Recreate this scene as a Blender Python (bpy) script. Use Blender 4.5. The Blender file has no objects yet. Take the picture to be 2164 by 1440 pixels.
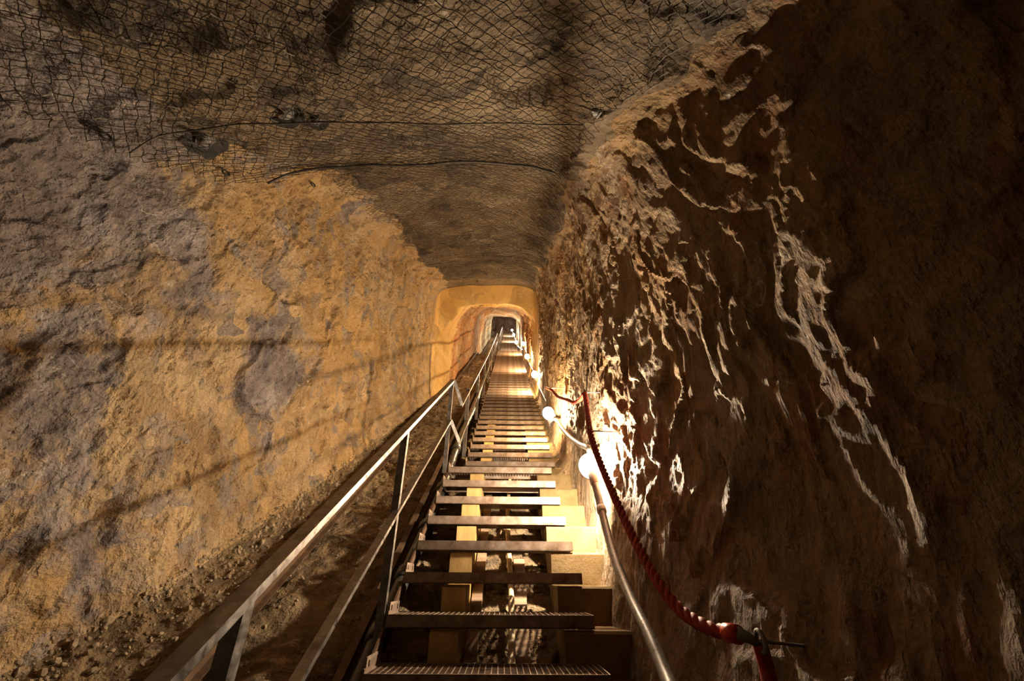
import bpy, math, random
import numpy as np

# ------------------------------------------------------------------ camera, world, exposure
sc = bpy.context.scene
COL = sc.collection
W, H, F = 2164, 1440, 894.0
PITCH, YAW, ROLL = math.radians(29.9), math.radians(0.5), math.radians(0.4)

def _rx(a):
    c, s = math.cos(a), math.sin(a)
    return np.array([[1, 0, 0], [0, c, -s], [0, s, c]])

def _rz(a):
    c, s = math.cos(a), math.sin(a)
    return np.array([[c, -s, 0], [s, c, 0], [0, 0, 1]])

CM = _rz(-YAW) @ _rx(math.pi / 2 + PITCH) @ _rz(ROLL)
cam = bpy.data.objects.new('camera', bpy.data.cameras.new('camera'))
COL.objects.link(cam)
from mathutils import Matrix, Vector
cam.matrix_world = Matrix([list(CM[i]) + [0.0] for i in range(3)] + [[0, 0, 0, 1]])
cam.data.sensor_width = 36.0
cam.data.lens = F / W * 36.0
cam.data.clip_start = 0.02
cam.data.clip_end = 200
sc.camera = cam

world = bpy.data.worlds.new('world')
sc.world = world
world.use_nodes = True
world.node_tree.nodes['Background'].inputs[0].default_value = (0, 0, 0, 1)
world.node_tree.nodes['Background'].inputs[1].default_value = 0.0
sc.view_settings.view_transform = 'Standard'
sc.view_settings.look = 'None'
sc.view_settings.exposure = 1.85
sc.view_settings.gamma = 1.0
sc.view_settings.use_curve_mapping = False
sc.cycles.use_denoising = True
sc.cycles.use_adaptive_sampling = True
sc.cycles.adaptive_threshold = 0.04
sc.cycles.max_bounces = 7
sc.cycles.diffuse_bounces = 5
sc.cycles.glossy_bounces = 3
sc.cycles.transmission_bounces = 2
sc.cycles.caustics_reflective = False
sc.cycles.caustics_refractive = False

RES = 1.3          # density of the rock meshes
LAMP_NEAR = 3300.0   # emission of the bulb inside the nearest lamp globe
LAMP_FAR = 2600.0

rng = random.Random(7)

def at(u, v, t):
    """world point at depth t (metres along the lens axis) seen at photo pixel (u, v)"""
    d = CM @ np.array([(u - W / 2) / F, -(v - H / 2) / F, -1.0])
    return d * t

def line(y):
    """height of the walking line of the incline at forward distance y"""
    y = np.asarray(y, float)
    return np.where(y < 8.4, 0.642 * y - 1.58, 0.642 * 8.4 - 1.58 + 0.69 * (y - 8.4))

# ------------------------------------------------------------------ materials
class NT:
    def __init__(self, name):
        self.m = bpy.data.materials.new(name)
        self.m.use_nodes = True
        self.t = self.m.node_tree
        self.t.nodes.clear()
    def n(self, typ, inputs=None, **props):
        nd = self.t.nodes.new(typ)
        for k, v in props.items():
            setattr(nd, k, v)
        for k, v in (inputs or {}).items():
            s = nd.inputs[k]
            if isinstance(v, bpy.types.NodeSocket):
                self.t.links.new(v, s)
            else:
                s.default_value = v
        return nd
    def ramp(self, fac, stops, interp='LINEAR'):
        nd = self.n('ShaderNodeValToRGB', {0: fac})
        cr = nd.color_ramp
        cr.interpolation = interp
        while len(cr.elements) < len(stops):
            cr.elements.new(0.5)
        for e, (p, c) in zip(cr.elements, stops):
            e.position = p
            e.color = (c, c, c, 1) if isinstance(c, (int, float)) else (*c, 1)
        return nd.outputs[0]
    def mix(self, fac, a, b, mode='MIX'):
        nd = self.n('ShaderNodeMix', data_type='RGBA', blend_type=mode)
        for idx, v in ((0, fac), (6, a), (7, b)):
            if isinstance(v, bpy.types.NodeSocket):
                self.t.links.new(v, nd.inputs[idx])
            elif idx == 0:
                nd.inputs[0].default_value = v
            else:
                nd.inputs[idx].default_value = (*v, 1)
        return nd.outputs[2]
    def noise(self, vec, scale, detail=6, rough=0.6, dist=0.0):
        return self.n('ShaderNodeTexNoise', {'Vector': vec, 'Scale': scale, 'Detail': detail,
                                             'Roughness': rough, 'Distortion': dist}).outputs[0]
    def out(self, bsdf):
        self.n('ShaderNodeOutputMaterial', {0: bsdf})
        return self.m

def principled(nt, col, rough=0.8, metal=0.0, bump=None, bstr=0.5, bdist=0.01, spec=0.3):
    d = {'Base Color': col if isinstance(col, bpy.types.NodeSocket) else (*col, 1),
         'Roughness': rough, 'Metallic': metal, 'Specular IOR Level': spec}
    if bump is not None:
        b = nt.n('ShaderNodeBump', {'Height': bump, 'Strength': bstr, 'Distance': bdist})
        d['Normal'] = b.outputs[0]
    return nt.n('ShaderNodeBsdfPrincipled', d).outputs[0]

def rock_mat(name, base_stops, patch, patch2, vein, stretch=(1, 1, 1), rough=0.85, grey_near=None,
             bstr=0.8, vein_amt=0.5, cell=4.0, spec=0.25):
    nt = NT(name)
    tc = nt.n('ShaderNodeTexCoord').outputs['Object']
    mp = nt.n('ShaderNodeMapping', {'Vector': tc, 'Scale': stretch}).outputs[0]
    warp = nt.n('ShaderNodeTexNoise', {'Vector': mp, 'Scale': 2.2, 'Detail': 3.0}).outputs[1]
    wv = nt.n('ShaderNodeVectorMath', {0: warp, 1: (0.5, 0.5, 0.5)}, operation='SUBTRACT').outputs[0]
    ws = nt.n('ShaderNodeVectorMath', {0: wv, 'Scale': 0.30}, operation='SCALE').outputs[0]
    p = nt.n('ShaderNodeVectorMath', {0: mp, 1: ws}, operation='ADD').outputs[0]
    n1 = nt.noise(p, 1.3, 7, 0.68, 0.3)
    col = nt.ramp(n1, base_stops)
    # broad patches of another stone
    m1 = nt.ramp(nt.noise(p, 0.85, 4, 0.6, 0.8), [(0.47, 0.0), (0.58, 1.0)])
    col = nt.mix(m1, col, patch)
    vc = nt.n('ShaderNodeTexVoronoi', {'Vector': p, 'Scale': cell, 'Randomness': 1.0})
    sep = nt.n('ShaderNodeSeparateColor', {0: vc.outputs['Color']})
    m2 = nt.ramp(sep.outputs[0], [(0.70, 0.0), (0.76, 0.85)])
    m2n = nt.n('ShaderNodeMath', {0: m2, 1: nt.ramp(nt.noise(p, 6, 3), [(0.35, 0.0), (0.6, 1.0)])}, operation='MULTIPLY').outputs[0]
    col = nt.mix(m2n, col, patch2)
    val = nt.ramp(sep.outputs[1], [(0.0, 0.80), (1.0, 1.2)])
    col = nt.mix(0.8, col, val, 'MULTIPLY')
    if grey_near is not None:
        gcol, y0, y1 = grey_near
        sy = nt.n('ShaderNodeSeparateXYZ', {0: tc}).outputs[1]
        mr = nt.n('ShaderNodeMapRange', {'Value': sy, 'From Min': y0, 'From Max': y1, 'To Min': 0.60, 'To Max': 0.34}).outputs[0]
        gn = nt.noise(p, 1.1, 5, 0.65, 0.5)
        gd = nt.n('ShaderNodeMath', {0: mr, 1: gn}, operation='SUBTRACT').outputs[0]
        gm = nt.ramp(gd, [(0.0, 0.0), (0.07, 0.9)])
        gc = nt.ramp(nt.noise(p, 3.5, 5, 0.7), [(0.3, gcol[0]), (0.5, gcol[1]), (0.68, gcol[2])])
        col = nt.mix(gm, col, gc)
    # thin pale veins
    vn = nt.noise(p, 2.6, 4, 0.5, 1.4)
    va = nt.n('ShaderNodeMath', {0: vn, 1: 0.5}, operation='SUBTRACT').outputs[0]
    vb = nt.n('ShaderNodeMath', {0: va}, operation='ABSOLUTE').outputs[0]
    vm = nt.ramp(vb, [(0.0, vein_amt), (0.012, 0.0)])
    vm2 = nt.n('ShaderNodeMath', {0: vm, 1: nt.ramp(nt.noise(p, 1.9, 3), [(0.5, 0.0), (0.62, 1.0)])}, operation='MULTIPLY').outputs[0]
    col = nt.mix(vm2, col, vein)
    # grain
    g = nt.noise(tc, 55, 3, 0.7)
    col = nt.mix(0.55, col, nt.ramp(g, [(0.25, 0.68), (0.75, 1.35)]), 'MULTIPLY')
    q = nt.n('ShaderNodeMapping', {'Vector': tc, 'Scale': stretch}).outputs[0]
    h = nt.noise(q, 30, 5, 0.78, 0.0)
    for sc_, am in ((8.0, 0.9), (21.0, 0.45), (52.0, 0.25)):
        jit = nt.n('ShaderNodeVectorMath', {0: q, 1: nt.n('ShaderNodeVectorMath', {0: nt.n('ShaderNodeTexNoise', {'Vector': q, 'Scale': sc_ * 1.7, 'Detail': 1.0}).outputs[1], 'Scale': 0.9 / sc_}, operation='SCALE').outputs[0]}, operation='ADD').outputs[0]
        v = nt.n('ShaderNodeTexVoronoi', {'Vector': jit, 'Scale': sc_}, feature='F1', distance='MANHATTAN').outputs['Distance']
        h = nt.n('ShaderNodeMath', {0: v, 1: am, 2: h}, operation='MULTIPLY_ADD').outputs[0]
    return nt.out(principled(nt, col, rough, 0, h, bstr, 0.03, spec))

M = {}
M['rock_left'] = rock_mat('ochre_rock', [(0.28, (0.27, 0.16, 0.075)), (0.42, (0.50, 0.33, 0.165)), (0.56, (0.59, 0.43, 0.25)), (0.72, (0.66, 0.54, 0.38))],
                          (0.53, 0.345, 0.155), (0.33, 0.28, 0.25), (0.80, 0.72, 0.62),
                          grey_near=([(0.13, 0.105, 0.105), (0.28, 0.24, 0.235), (0.50, 0.45, 0.44)], 1.2, 4.2), bstr=1.0, cell=6.0)
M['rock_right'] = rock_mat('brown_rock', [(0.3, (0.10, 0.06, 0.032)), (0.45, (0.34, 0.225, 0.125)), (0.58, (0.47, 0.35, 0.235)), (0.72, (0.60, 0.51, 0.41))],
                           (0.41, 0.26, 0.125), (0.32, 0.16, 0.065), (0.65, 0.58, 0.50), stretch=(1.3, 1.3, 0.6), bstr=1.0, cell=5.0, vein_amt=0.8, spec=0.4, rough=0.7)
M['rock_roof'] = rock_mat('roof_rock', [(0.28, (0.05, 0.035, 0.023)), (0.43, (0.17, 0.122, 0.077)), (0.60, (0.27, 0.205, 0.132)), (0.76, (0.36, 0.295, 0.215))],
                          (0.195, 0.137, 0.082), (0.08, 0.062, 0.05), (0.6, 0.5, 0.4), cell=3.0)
M['shotcrete'] = rock_mat('yellow_shotcrete', [(0.28, (0.40, 0.25, 0.09)), (0.45, (0.56, 0.36, 0.13)), (0.60, (0.62, 0.43, 0.18)), (0.75, (0.66, 0.50, 0.26))],
                          (0.54, 0.34, 0.12), (0.46, 0.30, 0.12), (0.6, 0.5, 0.4), cell=2.0, bstr=0.4)
M['rock_far'] = rock_mat('far_rock', [(0.28, (0.22, 0.10, 0.04)), (0.45, (0.42, 0.22, 0.09)), (0.60, (0.48, 0.32, 0.17)), (0.75, (0.6, 0.5, 0.36))],
                          (0.40, 0.19, 0.07), (0.46, 0.36, 0.22), (0.6, 0.5, 0.4), grey_near=([(0.30, 0.26, 0.18), (0.50, 0.45, 0.33), (0.62, 0.58, 0.46)], 22.0, 11.0))
M['rock_end'] = rock_mat('end_rock', [(0.28, (0.16, 0.10, 0.08)), (0.45, (0.32, 0.22, 0.18)), (0.60, (0.42, 0.31, 0.27)), (0.75, (0.5, 0.4, 0.36))],
                          (0.24, 0.14, 0.10), (0.2, 0.12, 0.09), (0.5, 0.42, 0.36))
M['dirt'] = rock_mat('damp_dirt', [(0.3, (0.12, 0.08, 0.043)), (0.5, (0.24, 0.165, 0.09)), (0.66, (0.37, 0.275, 0.165)), (0.8, (0.48, 0.38, 0.25))],
                     (0.21, 0.14, 0.07), (0.15, 0.11, 0.07), (0.3, 0.25, 0.18), vein_amt=0.0, cell=14.0)

def speckled(name, c0, c1, scale=8, rough=0.6, metal=0.0, bump=0.2, bdist=0.004, stretch=(1, 1, 1), c2=None, spec=0.4):
    nt = NT(name)
    tc = nt.n('ShaderNodeTexCoord').outputs['Object']
    mp = nt.n('ShaderNodeMapping', {'Vector': tc, 'Scale': stretch}).outputs[0]
    n = nt.noise(mp, scale, 8, 0.65, 0.2)
    stops = [(0.3, c0), (0.6, c1)] + ([(0.72, c2)] if c2 else [])
    col = nt.ramp(n, stops)
    rg = nt.ramp(nt.noise(mp, scale * 2.3, 5), [(0.3, max(0.05, rough - 0.15)), (0.7, min(1, rough + 0.15))])
    b = nt.noise(mp, scale * 6, 6, 0.7)
    return nt.out(principled(nt, col, rg, metal, b, bump, bdist, spec))

M['steel'] = speckled('worn_steel', (0.15, 0.08, 0.045), (0.36, 0.27, 0.20), 11, 0.5, 0.6, 0.3, 0.002, c2=(0.46, 0.39, 0.33))
M['rail_steel'] = speckled('scuffed_steel', (0.16, 0.125, 0.10), (0.38, 0.35, 0.32), 18, 0.38, 0.85, 0.2, 0.002)
M['old_iron'] = speckled('rusty_iron', (0.05, 0.03, 0.018), (0.15, 0.085, 0.045), 12, 0.6, 0.4, 0.4, 0.004)
M['black_pipe'] = speckled('black_plastic', (0.018, 0.016, 0.015), (0.04, 0.036, 0.033), 20, 0.35, 0.0, 0.1, 0.002)
M['conduit'] = speckled('grey_conduit', (0.16, 0.145, 0.13), (0.28, 0.26, 0.235), 25, 0.35, 0.2, 0.05, 0.001)
M['pale_plastic'] = speckled('pale_plastic', (0.55, 0.50, 0.42), (0.7, 0.66, 0.58), 10, 0.5, 0.0, 0.05, 0.001)
M['cream_pipe'] = speckled('cream_pipe', (0.45, 0.34, 0.18), (0.62, 0.50, 0.30), 16, 0.5, 0.0, 0.15, 0.002)
M['timber'] = speckled('yellow_timber', (0.34, 0.20, 0.065), (0.52, 0.34, 0.125), 5, 0.75, 0.0, 0.4, 0.003, (2.5, 0.7, 0.7))
M['plank'] = speckled('brown_plank', (0.16, 0.095, 0.055), (0.30, 0.20, 0.125), 6, 0.8, 0.0, 0.5, 0.004, (0.5, 3.0, 3.0))
M['concrete'] = speckled('yellow_concrete', (0.15, 0.092, 0.032), (0.23, 0.153, 0.062), 9, 0.85, 0.0, 0.5, 0.006)
M['rope'] = speckled('red_rope', (0.28, 0.022, 0.014), (0.48, 0.045, 0.028), 40, 0.6, 0.0, 0.4, 0.002)
M['sleeve'] = speckled('red_sleeve', (0.55, 0.04, 0.02), (0.75, 0.07, 0.035), 20, 0.4, 0.0, 0.1, 0.001)
M['wire'] = speckled('black_wire', (0.03, 0.025, 0.02), (0.085, 0.07, 0.055), 10, 0.5, 0.5, 0.0, 0.001)
M['galv'] = speckled('galvanised_steel', (0.18, 0.165, 0.15), (0.32, 0.30, 0.275), 14, 0.65, 0.3, 0.2, 0.002)
M['pad'] = speckled('dark_pad', (0.05, 0.042, 0.036), (0.13, 0.115, 0.10), 18, 0.7, 0.1, 0.5, 0.006)

M['gravel'] = speckled('pale_gravel', (0.16, 0.11, 0.065), (0.36, 0.27, 0.17), 30, 0.9, 0.0, 0.3, 0.003)
def glow_mat(name, col, strength):
    nt = NT(name)
    return nt.out(nt.n('ShaderNodeEmission', {'Color': (*col, 1), 'Strength': strength}).outputs[0])

def frosted(name, col):
    nt = NT(name)
    e = nt.n('ShaderNodeEmission', {'Color': (*col, 1), 'Strength': 14.0}).outputs[0]
    t = nt.n('ShaderNodeBsdfTransparent').outputs[0]
    return nt.out(nt.n('ShaderNodeMixShader', {0: 0.25, 1: t, 2: e}).outputs[0])
GLOW = {'near': ((1.0, 0.82, 0.60), LAMP_NEAR), 'far': ((1.0, 0.70, 0.37), LAMP_FAR), 'end': ((1.0, 0.84, 0.62), LAMP_FAR * 1.3)}
for k_, (c_, s_) in GLOW.items():
    M['bulb_' + k_] = glow_mat('lit_bulb_' + k_, c_, s_)
    M['glow_' + k_] = frosted('frosted_globe_' + k_, (1.0, 0.9, 0.75))

# ------------------------------------------------------------------ object helpers
def tag(o, label=None, cat=None, group=None, kind=None):
    if label: o['label'] = label
    if cat: o['category'] = cat
    if group: o['group'] = group
    if kind: o['kind'] = kind
    return o

def thing(name, label, cat, loc=(0, 0, 0), group=None):
    o = bpy.data.objects.new(name, None)
    o.empty_display_size = 0.1
    o.location = [float(c) for c in loc]
    COL.objects.link(o)
    return tag(o, label, cat, group)

class MB:
    """collects pieces of ONE mesh"""
    def __init__(self):
        self.v, self.f, self.k = [], [], 0
    def add(self, verts, faces):
        verts = np.asarray(verts, float)
        self.v.append(verts)
        self.f.extend([tuple(i + self.k for i in f) for f in faces])
        self.k += len(verts)
    def box(self, lo, hi, rot=None, org=(0, 0, 0)):
        x0, y0, z0 = lo; x1, y1, z1 = hi
        v = np.array([(x0, y0, z0), (x1, y0, z0), (x1, y1, z0), (x0, y1, z0), (x0, y0, z1), (x1, y0, z1), (x1, y1, z1), (x0, y1, z1)], float)
        if rot is not None: v = v @ np.asarray(rot).T
        self.add(v + np.asarray(org, float), [(0, 3, 2, 1), (4, 5, 6, 7), (0, 1, 5, 4), (1, 2, 6, 5), (2, 3, 7, 6), (3, 0, 4, 7)])
    def prism(self, poly, p0, p1, side, up):
        """extrude a 2-D polygon (a along side, b along up) from p0 to p1"""
        p0, p1, side, up = (np.asarray(a, float) for a in (p0, p1, side, up))
        n = len(poly)
        v = [p + side * a + up * b for p in (p0, p1) for a, b in poly]
        f = [tuple(range(n))[::-1], tuple(range(n, 2 * n))] + [(i, (i + 1) % n, n + (i + 1) % n, n + i) for i in range(n)]
        self.add(v, f)
    def tube(self, path, r, n=10, caps=True):
        path = np.asarray(path, float)
        m = len(path)
        r = np.broadcast_to(np.asarray(r, float), (m,))
        tan = np.gradient(path, axis=0)
        tan /= np.linalg.norm(tan, axis=1)[:, None] + 1e-12
        ref = np.array([0, 0, 1.0]) if abs(tan[0][2]) < 0.9 else np.array([1.0, 0, 0])
        nrm = np.cross(tan[0], ref); nrm /= np.linalg.norm(nrm)
        rings = []
        for i in range(m):
            nrm = nrm - tan[i] * np.dot(nrm, tan[i]); nrm /= np.linalg.norm(nrm)
            b = np.cross(tan[i], nrm)
            a = np.arange(n) * 2 * math.pi / n
            rings.append(path[i] + r[i] * (np.cos(a)[:, None] * nrm + np.sin(a)[:, None] * b))
        f = [(i * n + j, i * n + (j + 1) % n, (i + 1) * n + (j + 1) % n, (i + 1) * n + j) for i in range(m - 1) for j in range(n)]
        if caps: f += [tuple(range(n))[::-1], tuple(range((m - 1) * n, m * n))]
        self.add(np.concatenate(rings), f)
    def ball(self, c, r, axis=(0, 0, 1), stretch=1.0, nu=24, nv=14):
        axis = np.asarray(axis, float); axis /= np.linalg.norm(axis)
        a = np.linspace(-math.pi / 2, math.pi / 2, nv)[1:-1]
        ref = np.array([1.0, 0, 0]) if abs(axis[0]) < 0.9 else np.array([0, 1.0, 0])
        s = np.cross(axis, ref); s /= np.linalg.norm(s); b = np.cross(axis, s)
        v = [np.asarray(c) - axis * r * stretch]
        for t in a:
            for j in range(nu):
                q = 2 * math.pi * j / nu
                v.append(np.asarray(c) + axis * r * stretch * math.sin(t) + r * math.cos(t) * (s * math.cos(q) + b * math.sin(q)))
        v.append(np.asarray(c) + axis * r * stretch)
        f = [(0, 1 + (j + 1) % nu, 1 + j) for j in range(nu)]
        R_ = len(a)
        f += [(1 + i * nu + j, 1 + i * nu + (j + 1) % nu, 1 + (i + 1) * nu + (j + 1) % nu, 1 + (i + 1) * nu + j) for i in range(R_ - 1) for j in range(nu)]
        e = 1 + R_ * nu
        f += [(e, e - nu + j, e - nu + (j + 1) % nu) for j in range(nu)]
        self.add(v, f)
    def build(self, name, mat, parent=None, smooth=False, org=None):
        v = np.concatenate(self.v)
        if parent is not None and org is None:
            p = parent; o = np.zeros(3)
            while p is not None:
                o += np.array(p.location); p = p.parent
            v = v - o
        elif org is not None:
            v = v - np.asarray(org, float)
        me = bpy.data.meshes.new(name)
        me.from_pydata([tuple(x) for x in v], [], self.f)
        me.materials.append(mat)
        if smooth:
            me.polygons.foreach_set('use_smooth', [True] * len(me.polygons))
        me.update()
        o = bpy.data.objects.new(name, me)
        if org is not None and parent is None: o.location = [float(c) for c in org]
        COL.objects.link(o)
        if parent is not None: o.parent = parent
        return o

def spline(pts, n):
    """Catmull-Rom through 3-D points"""
    p = np.asarray(pts, float)
    p = np.concatenate([[2 * p[0] - p[1]], p, [2 * p[-1] - p[-2]]])
    out = []
    for i in range(1, len(p) - 2):
        t = np.linspace(0, 1, n, endpoint=False)[:, None]
        a, b, c, d = p[i - 1], p[i], p[i + 1], p[i + 2]
        out.append(0.5 * ((2 * b) + (c - a) * t + (2 * a - 5 * b + 4 * c - d) * t ** 2 + (3 * b - a - 3 * c + d) * t ** 3))
    out.append(p[-2][None])
    return np.concatenate(out)

# ------------------------------------------------------------------ numpy noise
def _hash(i, j, k, s):
    h = (i.astype(np.uint32) * np.uint32(374761393) + j.astype(np.uint32) * np.uint32(668265263)
         + k.astype(np.uint32) * np.uint32(2147483647 & 1274126177) + np.uint32((s * 974711 + 12345) & 0xffffffff))
    h = (h ^ (h >> np.uint32(13))) * np.uint32(1274126177)
    h = (h ^ (h >> np.uint32(16))) * np.uint32(2246822519)
    return ((h ^ (h >> np.uint32(15))) & np.uint32(0xffffff)).astype(np.float32) / np.float32(0xffffff)

def vnoise(p, s=0):
    i = np.floor(p).astype(np.int64)
    f = (p - i).astype(np.float32)
    u = f * f * f * (f * (f * 6 - 15) + 10)
    r = 0
    for dx in (0, 1):
        wx = u[:, 0] if dx else 1 - u[:, 0]
        for dy in (0, 1):
            wy = u[:, 1] if dy else 1 - u[:, 1]
            for dz in (0, 1):
                wz = u[:, 2] if dz else 1 - u[:, 2]
                r = r + wx * wy * wz * _hash(i[:, 0] + dx, i[:, 1] + dy, i[:, 2] + dz, s)
    return r * 2 - 1

def fbm(p, o=4, g=0.5, s=0):
    r, a = 0, 1.0
    for k in range(o):
        r = r + a * vnoise(p, s + k * 17)
        p = p * 2.03 + 3.7
        a *= g
    return r

def facets(p, s=0, tilt=0.5, off=0.5):
    """broken-rock relief: every Voronoi cell is a tilted flat facet"""
    i = np.floor(p).astype(np.int64)
    best = np.full(len(p), 1e9, np.float32)
    val = np.zeros(len(p), np.float32)
    for dx in (-1, 0, 1):
        for dy in (-1, 0, 1):
            for dz in (-1, 0, 1):
                a, b, c = i[:, 0] + dx, i[:, 1] + dy, i[:, 2] + dz
                d = np.stack([p[:, 0] - (a + _hash(a, b, c, s)), p[:, 1] - (b + _hash(a, b, c, s + 1)), p[:, 2] - (c + _hash(a, b, c, s + 2))], 1).astype(np.float32)
                q = (d * d).sum(1)
                m = q < best
                if not m.any(): continue
                am, bm, cm = a[m], b[m], c[m]
                g = np.stack([_hash(am, bm, cm, s + 3), _hash(am, bm, cm, s + 4), _hash(am, bm, cm, s + 5)], 1) * 2 - 1
                val[m] = (d[m] * g).sum(1) * tilt + (_hash(am, bm, cm, s + 6) * 2 - 1) * off
                best[m] = q[m]
    return val

# ------------------------------------------------------------------ the tunnel: one lofted, broken rock surface
ys = [-2.2]
while ys[-1] < 34:
    y = ys[-1]
    if y < 0.2: d = 0.06
    elif y < 2.6: d = 0.0135
    else: d = 0.0135 * (y / 2.6) ** 1.0
    ys.append(y + d / RES)
YS = np.array(ys)

def C(*yx):
    a = np.array(yx, float)
    return np.interp(YS, a[:, 0], a[:, 1])

hF = C((-2, -.36), (8, -.36), (10, -.5), (16, -.55), (18.5, -1.15), (34, -1.15))
CTRL = [  # (x, h) control curves along the incline, from the middle of the floor round to the left and back
    (C((-2, -.62), (34, -.62)), hF + .02),
    (C((-2, -1.6), (2, -1.5), (8, -1.25), (34, -1.15)), hF + .02),
    (C((-2, -2.15), (1, -2.2), (2.44, -2.05), (2.7, -1.9), (3.2, -1.84), (3.8, -1.74), (4.8, -1.68), (6.9, -1.58), (9, -1.46), (34, -1.46)), hF + C((-2, .14), (4, .12), (7, .05), (34, .05))),   # left foot
    (C((-2, -2.35), (1, -2.28), (2.5, -2.0), (4, -1.8), (6.9, -1.66), (8.2, -1.6), (8.7, -1.42), (34, -1.45)), hF + C((-2, .85), (8, .85), (9, .7), (34, .7))),
    (C((-2, -2.3), (1, -2.2), (2.5, -1.98), (4, -1.82), (7, -1.7), (8.2, -1.62), (8.7, -1.40), (34, -1.42)), hF + C((-2, 1.9), (8, 1.75), (9, 1.45), (34, 1.45))),
    (C((-2, -2.2), (.9, -2.06), (1.8, -1.95), (2.4, -1.84), (4, -1.74), (6.5, -1.64), (7.9, -1.64), (8.2, -1.55), (8.5, -1.28), (34, -1.32)),
     C((-2, 2.5), (.9, 2.5), (1.8, 2.55), (2.16, 2.65), (2.46, 2.95), (3.1, 2.85), (4.1, 2.7), (6.5, 2.4), (7.9, 2.25), (8.25, 2.1), (8.45, 1.6), (16, 1.5), (18.5, .95), (34, .95))),   # left shoulder
    (C((-2, -1.85), (.9, -1.75), (2.4, -1.55), (4, -1.45), (6.5, -1.35), (7.6, -1.4), (8.7, -1.0), (34, -1.0)),
     C((-2, 2.85), (.9, 2.85), (1.8, 2.86), (2.46, 3.12), (3.1, 3.05), (4.1, 2.92), (6.5, 2.6), (7.9, 2.48), (8.1, 2.42), (8.4, 1.95), (16, 1.8), (18.5, 1.22), (34, 1.22))),
    (C((-2, -.6), (34, -.42)), C((-2, 2.98), (1.3, 2.95), (2.3, 3.12), (3.1, 3.18), (4.1, 3.03), (6.5, 2.7), (7.95, 2.52), (8.1, 2.46), (8.4, 2.03), (16, 1.9), (18.5, 1.3), (34, 1.3))),   # roof
    (C((-2, 1.6), (-.6, .9), (.4, .35), (2, .1), (4, .2), (8, .2), (8.8, .18), (34, .18)), C((-2, 3.05), (1.3, 2.98), (2.3, 3.15), (3.1, 3.2), (4.1, 3.02), (6.5, 2.72), (7.95, 2.52), (8.1, 2.46), (8.4, 1.98), (16, 1.85), (18.5, 1.25), (34, 1.25))),
    (C((-2, 4.2), (-.6, 2.4), (.2, 1.3), (.8, .92), (1.4, .63), (2.1, .56), (2.4, .52), (3.2, .58), (6.5, .56), (8, .56), (8.8, .5), (34, .5)),
     C((-2, 2.95), (.8, 2.98), (1.4, 2.82), (2.1, 2.85), (3.2, 2.9), (4, 2.72), (6.5, 2.5), (7.95, 2.35), (8.1, 2.25), (8.45, 1.68), (16, 1.55), (18.5, .95), (34, .95))),   # right shoulder
    (C((-2, 4.6), (-.6, 3.0), (.1, 1.85), (.5, 1.32), (.95, 1.02), (1.6, .86), (2.2, .76), (2.55, .68), (2.9, .70), (4, .68), (6.5, .64), (8, .64), (8.8, .6), (34, .6)), C((-2, 2.05), (2.4, 2.05), (8, 1.7), (8.8, 1.3), (16, 1.2), (18.5, .55), (34, .55))),
    (C((-2, 4.6), (-.6, 3.0), (.1, 1.85), (.5, 1.34), (.95, 1.03), (1.6, .87), (2.2, .775), (2.55, .66), (2.9, .665), (3.3, .69), (3.8, .68), (4, .66), (6.5, .62), (8, .64), (8.8, .6), (34, .6)), C((-2, 1.2), (2.4, 1.1), (8, 1.0), (8.8, .7), (16, .6), (18.5, .05), (34, .05))),
    (C((-2, 4.4), (-.6, 2.5), (.1, 1.55), (.5, 1.15), (.95, .86), (1.5, .75), (2.1, .69), (2.5, .645), (2.9, .645), (3.3, .65), (3.8, .65), (4, .62), (6.5, .6), (8, .62), (34, .6)), C((-2, .5), (2.4, .42), (8, .4), (16, .2), (18.5, -.4), (34, -.4))),
    (C((-2, 3.6), (-.6, 1.9), (.2, 1.0), (1, .64), (1.8, .54), (2.5, .52), (3.2, .58), (4.5, .58), (34, .58)), hF + .12),   # right foot
    (C((-2, .3), (34, .3)), hF + .0),
    (C((-2, -.15), (34, -.15)), hF - .03),
    (C((-2, -.62), (34, -.62)), hF + .02),
]
def nseg(k):
    return int(round({0: 34, 1: 34, 2: 50, 3: 62, 4: 62, 5: 34, 6: 60, 7: 52, 8: 34, 9: 62, 10: 62, 11: 56, 12: 44, 13: 14, 14: 22, 15: 24}[k] * RES))
cx = np.stack([c[0] for c in CTRL], 1); ch = np.stack([c[1] for c in CTRL], 1)
nk = len(CTRL)
prof_x, prof_h, marks = [], [], [0]
for k in range(nk - 1):
    g = lambda A, j: A[:, (j % (nk - 1))] if j >= 0 else A[:, nk - 1 + j]
    t = np.linspace(0, 1, nseg(k), endpoint=False)[None]
    for A, L in ((cx, prof_x), (ch, prof_h)):
        a, b, c, d = (g(A, j)[:, None] for j in (k - 1, k, k + 1, k + 2))
        L.append(0.5 * ((2 * b) + (c - a) * t * 0.8 + (2 * a * 0.8 - 5 * b + 0.2 * b * 1 + 4 * c - 0.2 * c * 1 - d * 0.8 + 0.0) * t ** 2 * 0 + 0) if False else
                 (b * (2 * t ** 3 - 3 * t ** 2 + 1) + 0.4 * (c - a) * (t ** 3 - 2 * t ** 2 + t) + c * (-2 * t ** 3 + 3 * t ** 2) + 0.4 * (d - b) * (t ** 3 - t ** 2)))
    marks.append(marks[-1] + t.shape[1])
X = np.concatenate(prof_x, 1); Hh = np.concatenate(prof_h, 1)
X = np.concatenate([X, X[:, :1]], 1); Hh = np.concatenate([Hh, Hh[:, :1]], 1)
ar_ = np.arange(X.shape[1], dtype=float)
w1_ = np.stack([YS * 2.3, YS * 0, YS * 0 + .5], 1); w2_ = w1_ + 31.7
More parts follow.
